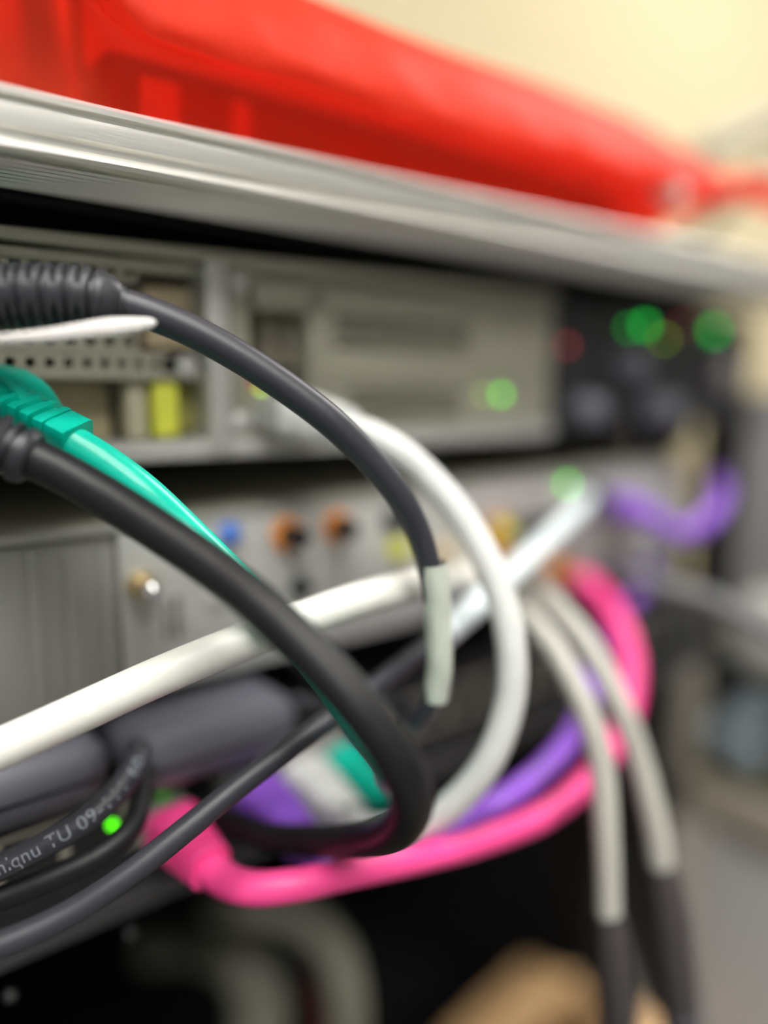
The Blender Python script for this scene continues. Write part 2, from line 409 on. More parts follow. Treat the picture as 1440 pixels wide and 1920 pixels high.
# dark control end of the device
box('control_end', W(XD, 1, zb1 + 1), W(U1X1, 22, zt1 - 1), BLKP, dev1, .001)
for (px, py, m, r) in ((1210, 610, LEDE, 1.6), (1340, 620, LEDE, 1.9), (1180, 615, LEDE, .8), (1245, 636, LEDY, .75), (1063, 648, LEDR, 1.1), (1282, 610, LEDR, 0.9)):
    led(px, py, m, dev1, r, 0.6)
for (px, py, r) in ((1160, 690, 5), (1080, 770, 6), (1220, 772, 7)):
    disc('control_knob', F(px, py, 1), (0, -1, 0), [(0, r), (4, r * .95), (9, r * .8), (10, r * .6), (10.2, .1)], BLKS, dev1, 20)
disc('metal_button', F(1355, 700, 1), (0, -1, 0), [(0, 6), (3, 6), (4, 5), (4.2, .1)], mat('mauve_grey_metal', (.4, .36, .37), .4, .5), dev1, 20)

# ------------------------------------------------------------------ lower device (unit two)
zt2 = zl(350, 967); zb2 = -65.0
dev2 = thing('patch_device', W(100, 120, zb2), 'grey metal rack device with orange and brass jacks behind the white cables', 'device')
U2X1 = xl(1290, 860)
box('body', W(U1X0, 3, zb2), W(U2X1, 330, zt2), STEEL, dev2, .0005)
box('front_plate', W(xl(225, 1100), 0, zb2 + 1), W(U2X1, 3, zt2 - .6), STEELL, dev2, .0006)
box('side_cover', W(U1X0, 1.0, zb2 + 1), W(xl(222, 1100), 3, zt2 - 2.5), PANELG, dev2, .0006)
box('top_seam', W(U1X0, -.4, zt2 - 2.0), W(U2X1, 3, zt2), PANELG, dev2, .0004)
for px in (60, 130, 195):
    rect('cover_rib', px, 1030, px + 22, 1330, 0.2, 1.2, PANELG, dev2, .4)
c = F(262, 1096, 0)
pin = disc('coax_jack', c, (0, -1, 0), [(0, 3.2), (2.5, 3.2), (2.6, 2.3), (6, 2.3)], BRASS, dev2, 20)
disc('jack_dome', c + Vector((0, -.006, 0)), (0, -1, 0), [(0, 2.2), (.8, 2.0), (1.5, 1.4), (2.0, .7), (2.2, .05)], CHROME, pin, 20)
rect('slot_recess', 306, 1118, 342, 1198, -.15, 1, mat('slot_dark_grey', (.16, .15, .14), .6), dev2, .1)
rect('slot_edge', 318, 1116, 326, 1200, -.5, 1, STEELL, dev2, .1)
screw(402, 1122, dev2, 2.0, 0)
disc('blue_button', F(428, 1000, 0), (0, -1, 0), [(0, 2.6), (1.5, 2.6), (2, 2.0), (2.1, .1)], BLUEP, dev2, 18)
def jack(px, py, ringm, r=3.2, ln=6, tipm=BLKP, name='jack'):
    c = F(px, py, 0)
    j = disc(name, c, (0, -1, 0), [(0, r), (1.2, r), (1.4, r * .8), (1.4, .1)], ringm, dev2, 20)
    disc('jack_socket', c + Vector((0, -.0014, 0)), (0, -1, 0), [(0, r * .62), (ln, r * .62), (ln, r * .4), (ln - 2, r * .36), (ln - 2, .1)], tipm, j, 18)
    return j
jack(536, 1002, ORANGE, 4.1, 5); jack(629, 987, ORANGE, 4.0, 5); jack(560, 1100, BLKP, 2.6, 2); jack(735, 975, BLKP, 3.2, 3)
jack(742, 1028, mat('yellow_green_ring', (.62, .60, .12), .4), 3.2, 2, YEL)
jack(935, 990, ORANGE, 3.6, 3, YEL); jack(922, 1032, GOLD, 3.6, 5, GOLD); jack(1040, 1065, GOLD, 4.2, 5, ORANGE)
jack(1150, 1010, BRASS, 3.4, 4, BRASS); jack(828, 1034, CREAM, 3.0, 3, CREAM)
rect('recess_panel', 905, 975, 1050, 1010, -.2, 1, DARK, dev2, .1)
rect('label_plate', 880, 905, 1040, 955, -.4, 1, mat('mauve_grey_plate', (.42, .39, .38), .5), dev2, .1)
led(1064, 908, LEDG, dev2, 1.3, -.2)
disc('round_cap', F(1275, 865, 0), (0, -1, 0), [(0, 7), (3, 7), (4, 6), (4.2, .1)], TAN, dev2, 20)

# ------------------------------------------------------------------ network switch (unit three)
zt3, zb3 = -82.0, -113.0
sw = thing('network_switch', W(100, 120, zb3), 'black network switch with a row of cable ports below the grey devices', 'switch')
box('body', W(U1X0, 3, zb3), W(U1X1 - 20, 300, zt3), BLKM, sw, .0008)
box('face_plate', W(U1X0, 0, zb3 + 1), W(U1X1 - 20, 3, zt3 - .5), BLKP, sw, .0008)
port = None
for x in [60 - 12.4 * k for k in range(9)] + [80.5 + 12.4 * k for k in range(15)]:
    zc = -90.5
    if port is None:
        V = []; hw, hh, t_ = 6.1, 5.6, 0.8
        o_ = [(-hw, -hh), (hw, -hh), (hw, hh), (-hw, hh)]; n_ = [(-hw + t_, -hh + t_), (hw - t_, -hh + t_), (hw - t_, hh - t_), (-hw + t_, hh - t_)]
        for yy in (-.8, 1.0):
            for (a, b) in o_: V.append(W(x + a, yy, zc + b))
            for (a, b) in n_: V.append(W(x + a, yy, zc + b))
        Fc = []
        for k in range(4):
            k2 = (k + 1) % 4
            Fc += [(k, k2, 4 + k2, 4 + k), (k, k2, 8 + k2, 8 + k), (4 + k, 4 + k2, 12 + k2, 12 + k), (8 + k, 8 + k2, 12 + k2, 12 + k)]
        port = mesh('port_shield', V, Fc, SHIELD, sw)
        cav = box('port_shade_plate', W(x - 5.5, -.3, zc - 4.6), W(x + 5.5, .8, zc + 4.6), DARK, sw)  # flat black plate standing in for the shaded port opening
    else:
        copy_to(port, W(x, .1, zc), sw); copy_to(cav, W(x, .25, zc), sw)
for (px, py, m) in ((210, 1546, LEDG), (303, 1470, LEDG)): led(px, py, m, sw, .85, -.3)
box('lower_trim', W(U1X0, -1.2, zb3 + 1), W(U1X1 - 20, 1, zb3 + 7), mat('dark_grey_trim', (.045, .045, .047), .5), sw, .0008)
for px, py in ((245, 1750), (20, 1868)): led(px, py, mat('trim_screw', (.05, .05, .05), .5, .2), sw, 1.2, -1.2, 'screw')

# ------------------------------------------------------------------ black adapters lying on the switch
def brick(pxa, pya, pxb, pyb, Y, dy, h, label):
    a = F(pxa, pya, Y); b = F(pxb, pyb, Y); zb = W(0, 0, zt3).z + .0002
    t = thing('power_adapter', ((a.x + b.x) / 2, Y / 1000, zb), label, 'adapter')
    box('casing', (a.x, Y / 1000, zb), (b.x, (Y + dy) / 1000, zb + h / 1000), BLKS, t, .0068, 8)
    box('seam', (a.x + .003, Y / 1000 - .00015, zb + h * .45 / 1000), (b.x - .003, Y / 1000 + .003, zb + h * .5 / 1000), BLKP, t)
    return t
brick(-150, 1560, 222, 1470, -8, 52, 14.5, 'black rounded power adapter with the printed cable running below it')
brick(262, 1470, 575, 1390, -13, 48, 14.0, 'black rounded power adapter on the switch behind the thick black cable')

# ------------------------------------------------------------------ cables
def cable_thing(name, pts, label, cat='cable', group=None):
    return thing(name, pts, label, cat, group)
def path_between(pts, n): return resample(spline(pts), n)

# --- upper charcoal power cable with ribbed strain relief and a paper sleeve
A = [(-60, 556, 116), (60, 556, 117), (160, 560, 118.5), (235, 573, 120), (330, 607, 122), (430, 658, 124), (530, 722, 126), (620, 790, 128), (690, 858, 131),
     (748, 930, 134), (785, 1000, 137), (806, 1070, 139), (818, 1150, 141), (822, 1230, 143), (814, 1300, 145), (785, 1350, 149)]
AP = [U(*p) for p in A] + [W(111, -22, -73), W(102, -6, -74.5), F(575, 1390, -13) + Vector((.0005, .016, .003))]
ta = thing('power_cable', AP[0], 'charcoal cable with a ribbed strain relief and a pale paper sleeve around it', 'cable')
plugA = [F(-200, 545, -1), F(-200, 545, -8), U(-125, 553, 119), AP[0]]
tube('jacket', AP[2:], lambda t: 2.62 - .78 * min(1, max(0, (t - .25) / .4)), BLACKT, ta, 150, 24)
SR = resample(spline(plugA[1:] + AP[1:4]), 150)
Ls = sum((SR[i + 1] - SR[i]).length for i in range(150))
def srsec(t, f):
    s = t * Ls * 1000; e = Ls * 1000 - s           # e: mm from the tip
    env = 5.0
    if e < 7: env = 4.35 + (e / 7) * .65
    if e < 3.2: env = 3.0 + 1.35 * max(0, (e - .6) / 2.6) ** .6
    g = 0
    if e > 4.0:
        ph = ((e - 4.0) / 1.62) % 2
        side = abs(math.sin(f))
        in1 = max(0, 1 - abs((ph % 1) - .5) / .26)
        keep = 1 if int(ph) == 0 else min(1, max(0, (.95 - side) / .08))
        g = 0.95 * min(1, in1 * 1.8) * keep
    r = (env - g) / 1000
    return r * math.cos(f), r * math.sin(f)
SR2 = resample(SR, 330)
loft('strain_relief', SR2, srsec, BOOTM, ta, 40, True, 60)
disc('plug_shell', plugA[0], (0, -1, 0), [(0, 5.5), (6, 5.5), (8, 5.0), (9, 4.8)], BLKP, ta, 24)
SL = [U(*p) for p in ((811, 1056, 138.6), (819, 1120, 140), (823, 1180, 141.5), (824, 1240, 143), (817, 1310, 145.3))]
SLP = resample(spline(SL), 60)
loft('paper_sleeve', SLP, lambda t, f: tuple(v * (1 + .025 * math.sin(9 * t + f) + .012 * math.sin(23 * t + 2 * f)) * (1.0 + .10 * (1 - t)) for v in superell(.0046, .0046, f, 2.2)), SLEEVE, ta, 24, caps=False)

# --- thick black cable in front
Cp = [(-60, 800, 114), (10, 838, 116), (100, 878, 117), (190, 928, 116.5), (300, 998, 114), (400, 1066, 111), (500, 1146, 107), (600, 1244, 103.5), (680, 1336, 102), (745, 1428, 103),
      (771, 1490, 107), (760, 1540, 116), (695, 1571, 134), (600, 1577, 147), (500, 1568, 155)]
CP = [U(*p) for p in Cp] + [W(70.6, -13, -90.5), W(70.5, -3, -90.5)]
tcab = thing('power_cable', CP[0], 'thick black cable sweeping in front of the white cables and looping back', 'cable')
tube('jacket', CP[1:], lambda t: 3.15 - .5 * max(0, (t - .7) / .3), BLACKJ, tcab, 190, 28)
disc('end_plug', W(70.5, 0, -90.5), (0, -1, 0), [(0, 3.2), (8, 3.2), (10, 2.8)], BLKP, tcab, 18)
BP = resample(spline([F(-170, 850, -2), U(-110, 806, 118), CP[0], CP[1], U(62, 862, 116.8)]), 120)
Lb = sum((BP[i + 1] - BP[i]).length for i in range(120)) * 1000
def bsec(t, f):
    e = Lb * (1 - t); env = 4.4
    if e < 1.2: env = 3.7 + .7 * (e / 1.2) ** .5
    g = 0
    if e > 2.2:
        q = ((e - 2.2) / 2.3) % 1; g = .8 if q < .45 else 0
    r = (env - g) / 1000; return r * math.cos(f), r * math.sin(f)
loft('strain_relief', resample(BP, 260), bsec, BOOTM, tcab, 32, True, 60)

# --- ethernet plug on the equipment faces
def plug(parent, p, d, bootm, blen=16, end=None, droop=0.0, n=60):
    """clear plug at face point p pointing along d; returns the boot's end point"""
    d = Vector(d).normalized(); up = Vector((0, 0, 1)); up = (up - d * up.dot(d)).normalized()
    P0 = [p - d * .004, p + d * .011]
    loft('plug_body', P0, lambda t, f: superell(.0082, .0115, f, 8), CLEAR, parent, 24)
    loft('latch_tab', [p - up * .0050 - d * .001, p - up * .0062 + d * .010], lambda t, f: superell(.0011, .0055, f, 6), CLEAR, parent, 12)
    e = p + d * (.010 + blen / 1000) + Vector((0, 0, -droop / 1000))
    bp = resample(spline([p + d * .009, p + d * (.009 + blen / 2000) + Vector((0, 0, -droop / 4000)), e]), n)
    def sec(t, f):
        w = 12.0 - 3.4 * t; h = 10.4 - 2.4 * t
        if .45 < t < .92 and int((t - .45) / .075) % 2: w -= 1.6; h -= 1.4
        return superell(h / 1000, w / 1000, f, 4 - 1.2 * t)
    loft('boot', bp, sec, bootm, parent, 28)
    return e

# --- green ethernet cable: boot in the foreground, far end in the switch
tg = thing('ethernet_cable', U(120, 820, 121), 'green ethernet cable with a square notched boot beside the thick black cable', 'cable')
Gp = [(128, 828, 124), (200, 872, 124), (270, 924, 124.5), (340, 988, 126), (420, 1066, 126), (490, 1138, 125), (552, 1200, 124), (620, 1284, 122), (678, 1366, 122), (722, 1424, 126)]
GP = [U(*p) for p in Gp]
gport = W(105.3, 0, -90.5)
ge = plug(tg, gport, (0, -1, 0), GREENJ, 15, droop=1.5)
GP += [W(84, -51, -70), W(92, -42, -77), W(99, -37, -84), ge + Vector((-.001, -.005, .001)), ge + Vector((0, .003, 0))]
tube('jacket', GP, lambda t: 3.1 - .45 * min(1, t * 2), GREENJ, tg, 190, 24)
def sqsec(w, h): return lambda t, f: superell(w(t) / 1000, h(t) / 1000, f, 9)
GB = resample(spline([U(-100, 700, 131), U(-40, 738, 129.5), U(20, 768, 127.5), U(80, 798, 125.5), U(146, 832, 123.8)]), 150)
def gw(t, base):
    if t > .86: return base * 0.98
    if t > .48:
        q = ((t - .48) / .095) % 1
        return base * (.80 if q < .5 else 1.0)
    return base * (1.0 + .12 * (.48 - t))
loft('boot', GB, lambda t, f: superell(gw(t, 7.0) / 1000, gw(t, 6.8) / 1000, f, 9), GREENJ, tg, 40, True, 30, up=Vector((-.25, -.2, 1)))
LT = resample(spline([U(118, 806, 127), U(84, 772, 128), U(55, 728, 129.5), U(22, 702, 131), U(-20, 690, 132), U(-80, 676, 133)]), 60)
loft('latch_guard', LT, lambda t, f: superell(.0013 + .0012 * (1 - t), .0078, f, 5), GREENJ, tg, 24, True, 40)
loft('plug_body', [F(-160, 700, -1), U(-100, 700, 131), U(-80, 712, 130.5)], lambda t, f: superell(.0080, .0112, f, 8), CLEAR, tg, 24)

# --- white cable tie tail under the strain relief
tt = thing('cable_tie', U(100, 628, 113), 'white nylon cable tie tail under the ribbed strain relief', 'cable tie')
TP = resample(spline([U(-130, 640, 112), U(-60, 640, 111), U(20, 634, 110.5), U(100, 627, 110.5), U(180, 616, 111.5), U(240, 610, 113), U(292, 606, 114.5)]), 220)
def tsec(t, f):
    h = 1.2 + 1.3 * max(0, (t - .35) / .45) ** 1.0 if t < .8 else 2.5
    if t > .8: h = 2.5 - 1.1 * ((t - .8) / .2) ** 1.6
    if t > .965: h *= max(.05, (1 - ((t - .965) / .035) ** 2)) ** .5
    a, b = superell(h / 1000, .0020, f, 3)
    if a < 0 and t < .93: a += -.00030 * (1 if (t * 60) % 1 < .45 else 0)
    return a, b
loft('strap', TP, tsec, TIE, tt, 20, True, 60)
box('strap_head', U(-132, 636, 113.5) - Vector((.003, .003, .003)), U(-132, 636, 113.5) + Vector((.003, .003, .003)), TIE, tt, .0006)

# --- thin charcoal cable with bluish sleeve
Bp = [(-140, 1815, 113), (0, 1772, 116), (120, 1718, 119), (230, 1648, 122), (340, 1562, 126), (450, 1472, 131), (560, 1390, 137), (650, 1325, 143), (740, 1258, 151), (830, 1190, 161), (920, 1110, 178), (1010, 1028, 200), (1075, 965, 224), (1100, 935, 246)]
BPt = [U(*p) for p in Bp]
tb = thing('data_cable', BPt[0], 'thin charcoal cable with a bluish white sleeve running across the pink cable', 'cable')
tube('jacket', BPt[:10] + [U(915, 1115, 177)], lambda t: 2.05 if t < .8 else 2.3, BLACKT, tb, 170, 20)
tube('label_sleeve', BPt[9:], lambda t: 3.0, SLEEVEB, tb, 70, 20)
disc('end_plug', F(1105, 930, -1), (0, -1, 0), [(0, 4), (5, 4), (6, 3.4)], BLKP, tb, 16)

# --- white cable across, dropping to a black connector
Dp = [(-140, 1462, 115), (0, 1404, 118), (150, 1336, 121.5), (290, 1272, 125), (430, 1214, 129), (560, 1164, 134), (680, 1122, 141), (790, 1094, 152), (842, 1086, 170)]
DP = [U(*p) for p in Dp]
def inline_connector(parent, p0, p1, r):
    ax = (p1 - p0); L = ax.length * 1000
    b = disc('connector', p0, ax, [(0, r * .75), (L * .06, r * .98), (L * .22, r * 1.18), (L * .55, r * 1.15), (L * .6, r * 1.0), (L * .62, r * 1.1), (L, r * 1.0)], mat('brown_black_plastic', (.055, .047, .047), .5), parent, 24)
    disc('connector_ring', p0 + ax * .56, ax, [(0, r * 1.2), (1.2, r * 1.2), (1.4, r * 1.0)], BLKS, b, 24)
td = thing('white_cable', DP[0], 'white cable sweeping across the grey device behind the thick black cable', 'cable')
dend = F(878, 1080, -1)
tube('jacket', DP + [F(866, 1082, -10), dend], 3.25, WHITEJ, td, 200, 24)
disc('end_plug', dend, (0, -1, 0), [(0, 4.6), (6, 4.6), (8, 3.6)], WHITEJ, td, 20)
FP = [F(968, 1124, -1), F(974, 1130, -10), U(996, 1160, 186), U(1050, 1232, 175), U(1102, 1340, 169), U(1128, 1440, 168), U(1137, 1560, 168), U(1142, 1715, 170)]
tf = thing('coax_cable', FP[-1], 'shade-darkened white cable hanging straight down in front of the pink cable to a connector', 'cable')
tube('jacket', FP, 2.75, SHADEWJ, tf, 150, 24)
inline_connector(tf, FP[-1] + Vector((0, 0, .001)), U(1172, 2080, 186), 3.7)

# --- second grey white cable with connector
Gg = [F(1000, 1088, -1), F(1008, 1096, -12), U(1044, 1140, 198), U(1105, 1215, 188), U(1160, 1320, 182), U(1200, 1430, 182), U(1225, 1530, 182), U(1240, 1625, 183)]
t2 = thing('coax_cable', Gg[-1], 'shade-darkened grey white cable arching over the pink cable to a connector by the grey panel', 'cable')
tube('jacket', Gg, 2.9, SHADEWJ, t2, 150, 24)
inline_connector(t2, Gg[-1] + Vector((0, 0, .001)), U(1298, 2080, 200), 4.4)

# --- pale grey ethernet cable loop
te = thing('ethernet_cable', F(560, 800, 0), 'pale grey ethernet cable looping from the upper device down to the switch', 'cable')
p1 = F(515, 770, 0)
e1 = plug(te, p1, Vector((.10, -1, -.12)), GREYWJ, 14)
wport = W(92.9, 0, -90.5)
e2 = plug(te, wport, (0, -1, 0), GREYWJ, 17, droop=2)
Ep = [e1 + Vector((0, .003, 0)), e1 + Vector((.0015, -.004, -.001))] + [U(*p) for p in ((735, 838, 154), (800, 892, 155), (870, 975, 154), (928, 1085, 152), (957, 1200, 151), (955, 1320, 152), (915, 1430, 154), (850, 1508, 158), (800, 1540, 161))] + [e2 + Vector((.001, -.006, 0)), e2 + Vector((0, .003, 0))]
tube('jacket', Ep, 3.0, GREYWJ, te, 190, 24)

# --- pink ethernet cable
tp = thing('ethernet_cable', F(285, 1545, 0), 'bright pink ethernet cable sweeping in a wide arc from the switch', 'cable')
pport = W(60, 0, -90.5)
pe = plug(tp, pport, (0.04, -1, 0), PINKJ, 15, droop=1.0)
Pp = [pe + Vector((-.0, .003, 0)), pe + Vector((.0006, -.004, -.0005)), W(64, -35.5, -91.4), W(70.5, -40.5, -90.9)] + [U(*p) for p in ((650, 1638, 147), (760, 1614, 154), (900, 1577, 166), (1030, 1522, 182), (1120, 1440, 196), (1174, 1340, 208), (1180, 1240, 218), (1155, 1165, 232), (1120, 1115, 250))] + [F(1085, 1085, -1)]
tube('jacket', Pp, lambda t: 2.9 + .5 * max(0, 1 - t / .15) + 1.6 * max(0, (t - .55) / .45), PINKJ, tp, 190, 24)

# --- purple ethernet cables
tq = thing('ethernet_cable', F(440, 1450, 0), 'purple ethernet cable running inside the pink arc to the switch', 'cable')
qport = W(80.5, 0, -90.5)
qe = plug(tq, qport, (0, -1, 0), PURPJ, 17, droop=2)
Qp = [qe + Vector((0, .003, 0)), qe + Vector((.0012, -.005, -.003)), W(90, -34, -98.4), W(104, -33, -100.2), W(118, -36, -98)] + [U(*p) for p in ((940, 1500, 177), (1030, 1432, 190), (1090, 1350, 202), (1108, 1262, 216), (1132, 1190, 246), (1180, 1130, 264))] + [F(1215, 1085, -8), F(1222, 1070, -1)]
tube('jacket', Qp, 2.9, PURPJ, tq, 170, 20)
tq2 = thing('ethernet_cable', F(1190, 950, 0), 'short purple ethernet cable dipping from the grey device toward the black rack side', 'cable')
Q2 = [F(1165, 950, -1), F(1185, 955, -10), U(1215, 966, 252), U(1262, 996, 256), U(1308, 988, 264), U(1340, 958, 274), U(1352, 925, 290), F(1345, 900, 6)]
tube('jacket', Q2, 3.4, PURPJ, tq2, 90, 20)
loft('boot', resample(spline(Q2[:3]), 20), lambda t, f: superell(.010 - .003 * t, .012 - .004 * t, f, 4), PURPJ, tq2, 20)

# --- grey cable to the right
J = [F(1138, 1076, -1), U(1185, 1084, 250), U(1250, 1100, 248), U(1330, 1126, 246), U(1410, 1166, 244), U(1520, 1225, 242), U(1620, 1290, 244)]
tj = thing('grey_cable', J[0], 'dark grey cable running from the grey device past the beige frame', 'cable')
tube('jacket', J, 3.3, GREYJ, tj, 80, 20)
disc('end_plug', J[0], (0, -1, 0), [(0, 5), (7, 5), (9, 4)], BLKP, tj, 16)

# --- printed black cables over the switch
K1 = [(-120, 1676, 127), (0, 1626, 130), (90, 1580, 132), (160, 1538, 134), (215, 1490, 137), (250, 1440, 141), (262, 1400, 146)]
K1P = [U(*p) for p in K1]
tk = thing('printed_cable', K1P[1], 'black cable with white printing along it under the power adapter', 'cable')
tube('jacket', K1P, 2.3, BLACKT, tk, 100, 24)
K2 = [U(-120, 1732, 128), U(0, 1685, 131), U(100, 1645, 133), U(190, 1600, 136), U(246, 1552, 140), U(262, 1505, 144), U(266, 1440, 149)]
tk2 = thing('plain_cable', K2[1], 'plain black cable below the printed one in front of the switch ports', 'cable')
tube('jacket', K2, 2.1, BLACKJ, tk2, 90, 20)
def print_on(text, pts, rad, size, parent, m, ang, s0):
    cu = bpy.data.curves.new('t', 'FONT'); cu.body = text; cu.size = size; cu.space_character = 1.05
    ob = bpy.data.objects.new('t', cu); COL.objects.link(ob)
    bpy.context.view_layer.update()
    me = bpy.data.meshes.new_from_object(ob.evaluated_get(bpy.context.evaluated_depsgraph_get()))
    vs = [v.co.copy() for v in me.vertices]; fs = [tuple(p.vertices) for p in me.polygons]
    bpy.data.objects.remove(ob); bpy.data.curves.remove(cu); bpy.data.meshes.remove(me)
    L = [0]
    for i in range(1, len(pts)): L.append(L[-1] + (pts[i] - pts[i - 1]).length)
    fr = frames(pts); out = []
    for v in vs:
        s = s0 + v.x; i = 0
        while i < len(L) - 2 and L[i + 1] < s: i += 1
        tt_ = (s - L[i]) / (L[i + 1] - L[i]); p = pts[i].lerp(pts[i + 1], tt_); t, n, b = fr[i]
        a = ang - (v.y - size * .35) / rad
        out.append(p + (n * math.cos(a) + b * math.sin(a)) * (rad + .00016))
    return mesh('printing', out, fs, m, parent)
KP = resample(spline(K1P), 100)
# choose the side of the jacket that faces the room
fr = frames(KP); i0 = 40; t_, n_, b_ = fr[i0]; vd = (CAM - KP[i0]).normalized()
ANG = math.atan2(vd.dot(b_), vd.dot(n_))
print_on('nlqnu TU 09-111 60-11', KP, .0023, .0032, tk, INK, ANG, .010)

# --- thick beige grey cables hanging below the switch
H1 = [F(400, 1640, 110), F(410, 1690, 75), U(470, 1696, 228), U(545, 1712, 230), U(612, 1765, 232), U(645, 1850, 234), U(648, 1960, 238), U(630, 2150, 245)]
th1 = thing('hanging_cable', H1[-1], 'thick beige grey cable arching over and hanging below the black switch', 'cable')
tube('jacket', H1, 7.0, BEIGEJ, th1, 90, 24)
rb = resample(spline(H1), 90)
H2 = [F(290, 1770, 150), F(350, 1765, 125), U(455, 1806, 264), U(488, 1870, 260), U(478, 1950, 258), U(440, 2150, 265)]
th2 = thing('hanging_cable', H2[-1], 'thick beige grey cable hanging inside the bigger arch below the switch', 'cable')
tube('jacket', H2, 10.5, BEIGEJ, th2, 80, 24)
RW = [U(574, 1730, 275), U(594, 1790, 272), U(600, 1850, 272), U(600, 2150, 280)]
trw = thing('red_wire', RW[-1], 'dark red wire hanging between the two beige grey cables', 'wire')
tube('jacket', RW, 3.0, mat('dark_red_jacket', (.14, .01, .012), .6), trw, 30, 14)
disc('ferrule', RW[0], RW[0] - RW[1], [(0, 3.2), (5, 3.2), (7, 2)], GREYJ, trw, 14)

# ------------------------------------------------------------------ red bag on the shelf
zs = zt + .15
def red_bag():
    t = thing('red_bag', W(120, 30, zs), 'translucent red plastic bag lying folded on the aluminium shelf', 'bag')
    nx, x0, x1 = 120, -70, 300
    rnd = random.Random(3)
    V = []; Fc = []
    sm = lambda a, b, v: (lambda q: q * q * (3 - 2 * q))(min(1, max(0, (v - a) / (b - a))))
    def prof_at(x):
        left = 1 - sm(36, 62, x)                    # full bulging part at the left
        right = min(1, max(0, (x - 222) / 80))                     # taper at the far end
        wv = math.sin(x * .08) * .5 + math.sin(x * .03 + 1) * 1.0
        w2 = (math.sin(x * .31) * .6 + math.sin(x * .19 + 2) * .8) * (.4 + left)
        flap = [(-3 + w2, 0), (-2.6 + w2, 6), (-2.8 + wv * .4, 13 + wv * .5), (-6 + w2 * .5, 17 + wv), (-13, 14 + w2 + wv), (-17.6 + w2 * .5, 12.2 + w2 + wv), (-18.8, 14.5 + wv), (-17 + w2, 20), (-12 + wv * .4, 28), (-6, 34.5 + wv * .3), (4, 40 + wv * .5), (24, 44), (60, 46 + wv), (90, 42), (112, 30), (118, 14), (114, 0)]
        full = [(-9, 0), (-12 + wv, 8), (-15 + w2 * 2, 18), (-15 + wv * 2, 26), (-13 + w2 * 2, 34), (-10 + wv, 42), (-5 + w2, 52), (2 + wv, 60), (10, 66), (20, 70), (32, 72), (46, 72), (60, 70), (80, 62), (104, 44), (116, 18), (112, 0)]
        out = []
        for (a, b) in zip(flap, full):
            y_ = a[0] * (1 - left) + b[0] * left; z_ = a[1] * (1 - left) + b[1] * left
            cy, cz = 30, 30
            y_ = y_ * (1 - right * .9) - 2 * right * .9; z_ = z_ * (1 - right * .95) + 29 * right * .95
            out.append((y_, z_))
        return out
    K = None
    for i in range(nx + 1):
        x = x0 + (x1 - x0) * i / nx
        pr = prof_at(x)
        sp = spline([Vector((x, a, b)) for a, b in pr], 4); K = len(sp)
        for v in sp: V.append(W(v.x + rnd.uniform(-.15, .15), v.y, zs + max(0, v.z)))
    for i in range(nx):
        for j in range(K - 1):
            a = i * K + j; Fc.append((a, a + 1, a + 1 + K, a + K))
    Fc.append(tuple(range(K))); Fc.append(tuple(nx * K + j for j in range(K - 1, -1, -1)))
    mesh('bag_body', V, Fc, BAG, t, True, 70)
    # gathered tail twisted to the right
    TPt = [W(296, -2, zs + 29), W(312, -4, zs + 29), W(330, -7, zs + 27), W(356, -10, zs + 22), W(380, -14, zs + 14)]
    loft('bag_tail', resample(spline(TPt), 30), lambda q, f: tuple(v * (1 + .18 * math.sin(5 * f + 3 * q)) for v in superell((9 - 3 * q) / 1000, (12 - 5 * q) / 1000, f, 2)), BAG, t, 28)
    tg_ = F(1250, 352, -14)
    tube('closure_tag', [tg_ + Vector((-.003, .002, .002)), tg_, tg_ + Vector((.004, -.002, -.003))], 3.4, PALE, t, 12, 14)
    return t
red_bag()
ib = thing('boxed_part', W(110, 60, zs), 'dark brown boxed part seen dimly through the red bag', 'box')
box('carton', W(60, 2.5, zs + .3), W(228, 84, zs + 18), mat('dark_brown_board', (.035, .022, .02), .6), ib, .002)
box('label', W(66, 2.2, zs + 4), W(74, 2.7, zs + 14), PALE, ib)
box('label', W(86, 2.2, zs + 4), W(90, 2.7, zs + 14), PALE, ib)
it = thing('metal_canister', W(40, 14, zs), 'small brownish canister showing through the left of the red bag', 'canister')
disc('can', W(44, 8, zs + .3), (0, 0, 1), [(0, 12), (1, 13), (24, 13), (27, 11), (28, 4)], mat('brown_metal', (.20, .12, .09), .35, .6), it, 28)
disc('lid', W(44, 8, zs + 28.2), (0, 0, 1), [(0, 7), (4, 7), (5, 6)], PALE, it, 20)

# grey cables behind the bag at the far right
gl = [F(1285, 322, 36), F(1310, 292, 30), F(1375, 262, 30), F(1440, 232, 30), F(1540, 200, 26)]
tl = thing('grey_cable', gl[0], 'olive grey cable rising behind the tip of the red bag', 'cable')
tube('jacket', [W(330, 120, zs + 5), W(322, 80, zs + 16)] + gl, 5.0, mat('olive_grey_jacket', (.30, .29, .22), .5), tl, 60, 18)
gl2 = [W(365, 100, zs + 4.5), W(362, 60, zs + 20), F(1390, 362, 30), F(1410, 338, 30), F(1440, 312, 30), F(1540, 262, 26)]
tl2 = thing('grey_cable', gl2[0], 'olive grey cable lying lower beside the tip of the red bag', 'cable')
tube('jacket', gl2, 4.2, MATS['olive_grey_jacket'], tl2, 60, 18)

# ------------------------------------------------------------------ things at the right of the rack
gp = thing('door_panel', W(RX + 60, -60, ZF), 'grey painted steel door panel swung open at the right of the rack', 'door')
zdt = -3
def door_sheet(name, z0, z1, y0, y1): return box(name, W(RX, y0, z0), W(RX + 8, y1, z1), DOORG, gp, .0015)
door_sheet('upper_sheet', -112, zdt, -180, 9)
door_sheet('lower_sheet', ZF, -206.3, -180, 8)
box('hinge', W(RX + 1, 9, -110), W(RX + 8, 28, -8), BLKM, gp, .001)

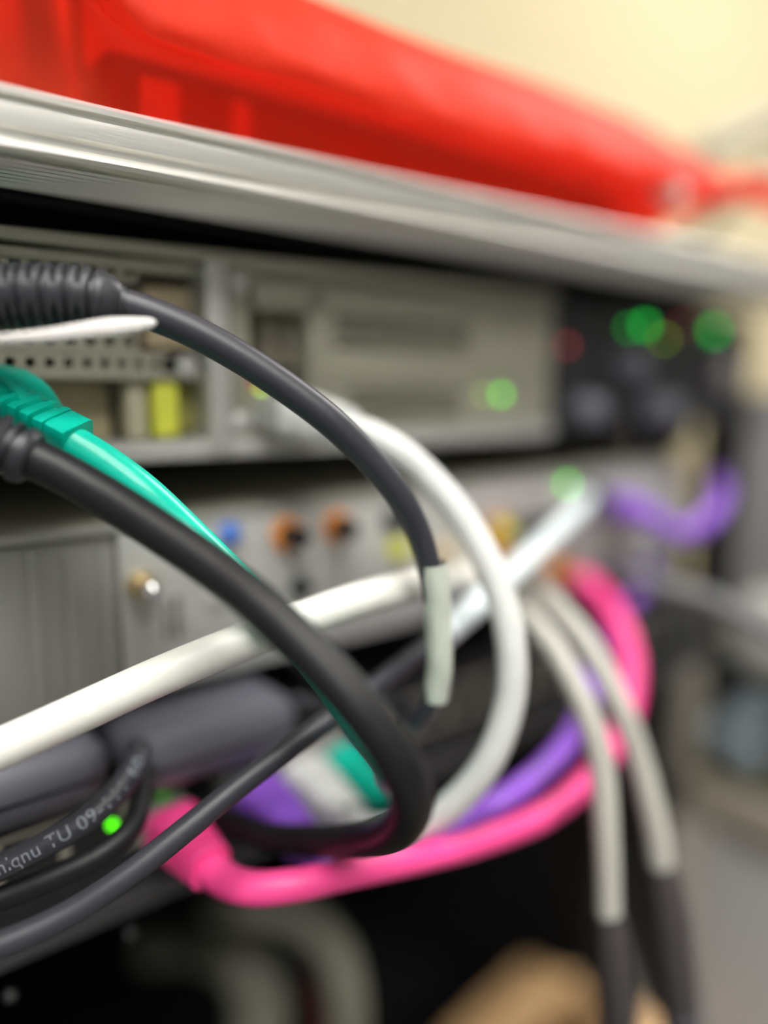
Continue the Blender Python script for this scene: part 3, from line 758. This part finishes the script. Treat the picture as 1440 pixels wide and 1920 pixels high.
fb = thing('control_box', W(RX + 4, 0, -206), 'beige framed control box with blue grey knobs below the grey cable', 'control box')
box('frame_post', W(RX - 2, 19, -204), W(RX + 8, 29.6, -113), FRAMEB, fb, .001)
box('frame_rail', W(RX - 2, -180, -206), W(RX + 8, 29.6, -183), FRAMEB, fb, .001)
box('back_plate', W(RX + 4, -180, -184), W(RX + 8, 20, -113), mat('dark_green_grey_panel', (.05, .058, .055), .5), fb, .0005)
box('lower_strip', W(RX + 2, -180, -184), W(RX + 5, 20, -172), mat('olive_strip', (.09, .09, .05), .5), fb, .0005)
for (px, py, r) in ((1352, 1370, 7), (1412, 1335, 8), (1404, 1408, 7.5)):
    disc('knob', G(px, py, RX + 3.5), (-1, 0, 0), [(0, r), (4, r), (7, r * .85), (8, r * .5), (8.2, .1)], KNOB, fb, 24)
disc('round_cap', G(1440, 1190, RX - 4), (-1, 0, 0), [(-4, 19), (0, 19), (3, 17), (5, 10), (5.5, .1)], PALE, gp, 24)

# ------------------------------------------------------------------ carton on the floor
def carton():
    c = U(1000, 1815, 430); zt_ = c.z; zb_ = CAM.z - .4138
    t = thing('cardboard_carton', (c.x, c.y - .05, zb_), 'open brown cardboard carton on the black tray below the devices', 'box')
    ang = math.radians(6)
    def R(x, y, z): return Vector((c.x - .03 + x * math.cos(ang) - y * math.sin(ang), c.y - .045 + x * math.sin(ang) + y * math.cos(ang), z if z else zb_))
    def pan(name, q, th):
        n = (q[1] - q[0]).cross(q[2] - q[0]).normalized() * th
        V = q + [v + n for v in q]
        return mesh(name, V, [(0, 1, 2, 3), (4, 5, 6, 7), (0, 1, 5, 4), (1, 2, 6, 5), (2, 3, 7, 6), (3, 0, 4, 7)], CARD, t)
    w_, d_ = .036, .045
    pan('side', [R(-w_, -d_, 0), R(w_, -d_, 0), R(w_, -d_, zt_), R(-w_, -d_, zt_)], .004)
    pan('side', [R(w_, -d_, 0), R(w_, d_, 0), R(w_, d_, zt_), R(w_, -d_, zt_)], .004)
    pan('side', [R(w_, d_, 0), R(-w_, d_, 0), R(-w_, d_, zt_), R(w_, d_, zt_)], .004)
    pan('side', [R(-w_, d_, 0), R(-w_, -d_, 0), R(-w_, -d_, zt_), R(-w_, d_, zt_)], .004)
    pan('flap', [R(-w_, d_, zt_), R(w_, d_, zt_), R(w_, d_ - .03, zt_ + .010), R(-w_, d_ - .03, zt_ + .010)], .004)
    pan('flap', [R(-w_, -d_, zt_), R(w_, -d_, zt_), R(w_, -d_ + .03, zt_ + .010), R(-w_, -d_ + .03, zt_ + .010)], .004)
carton()
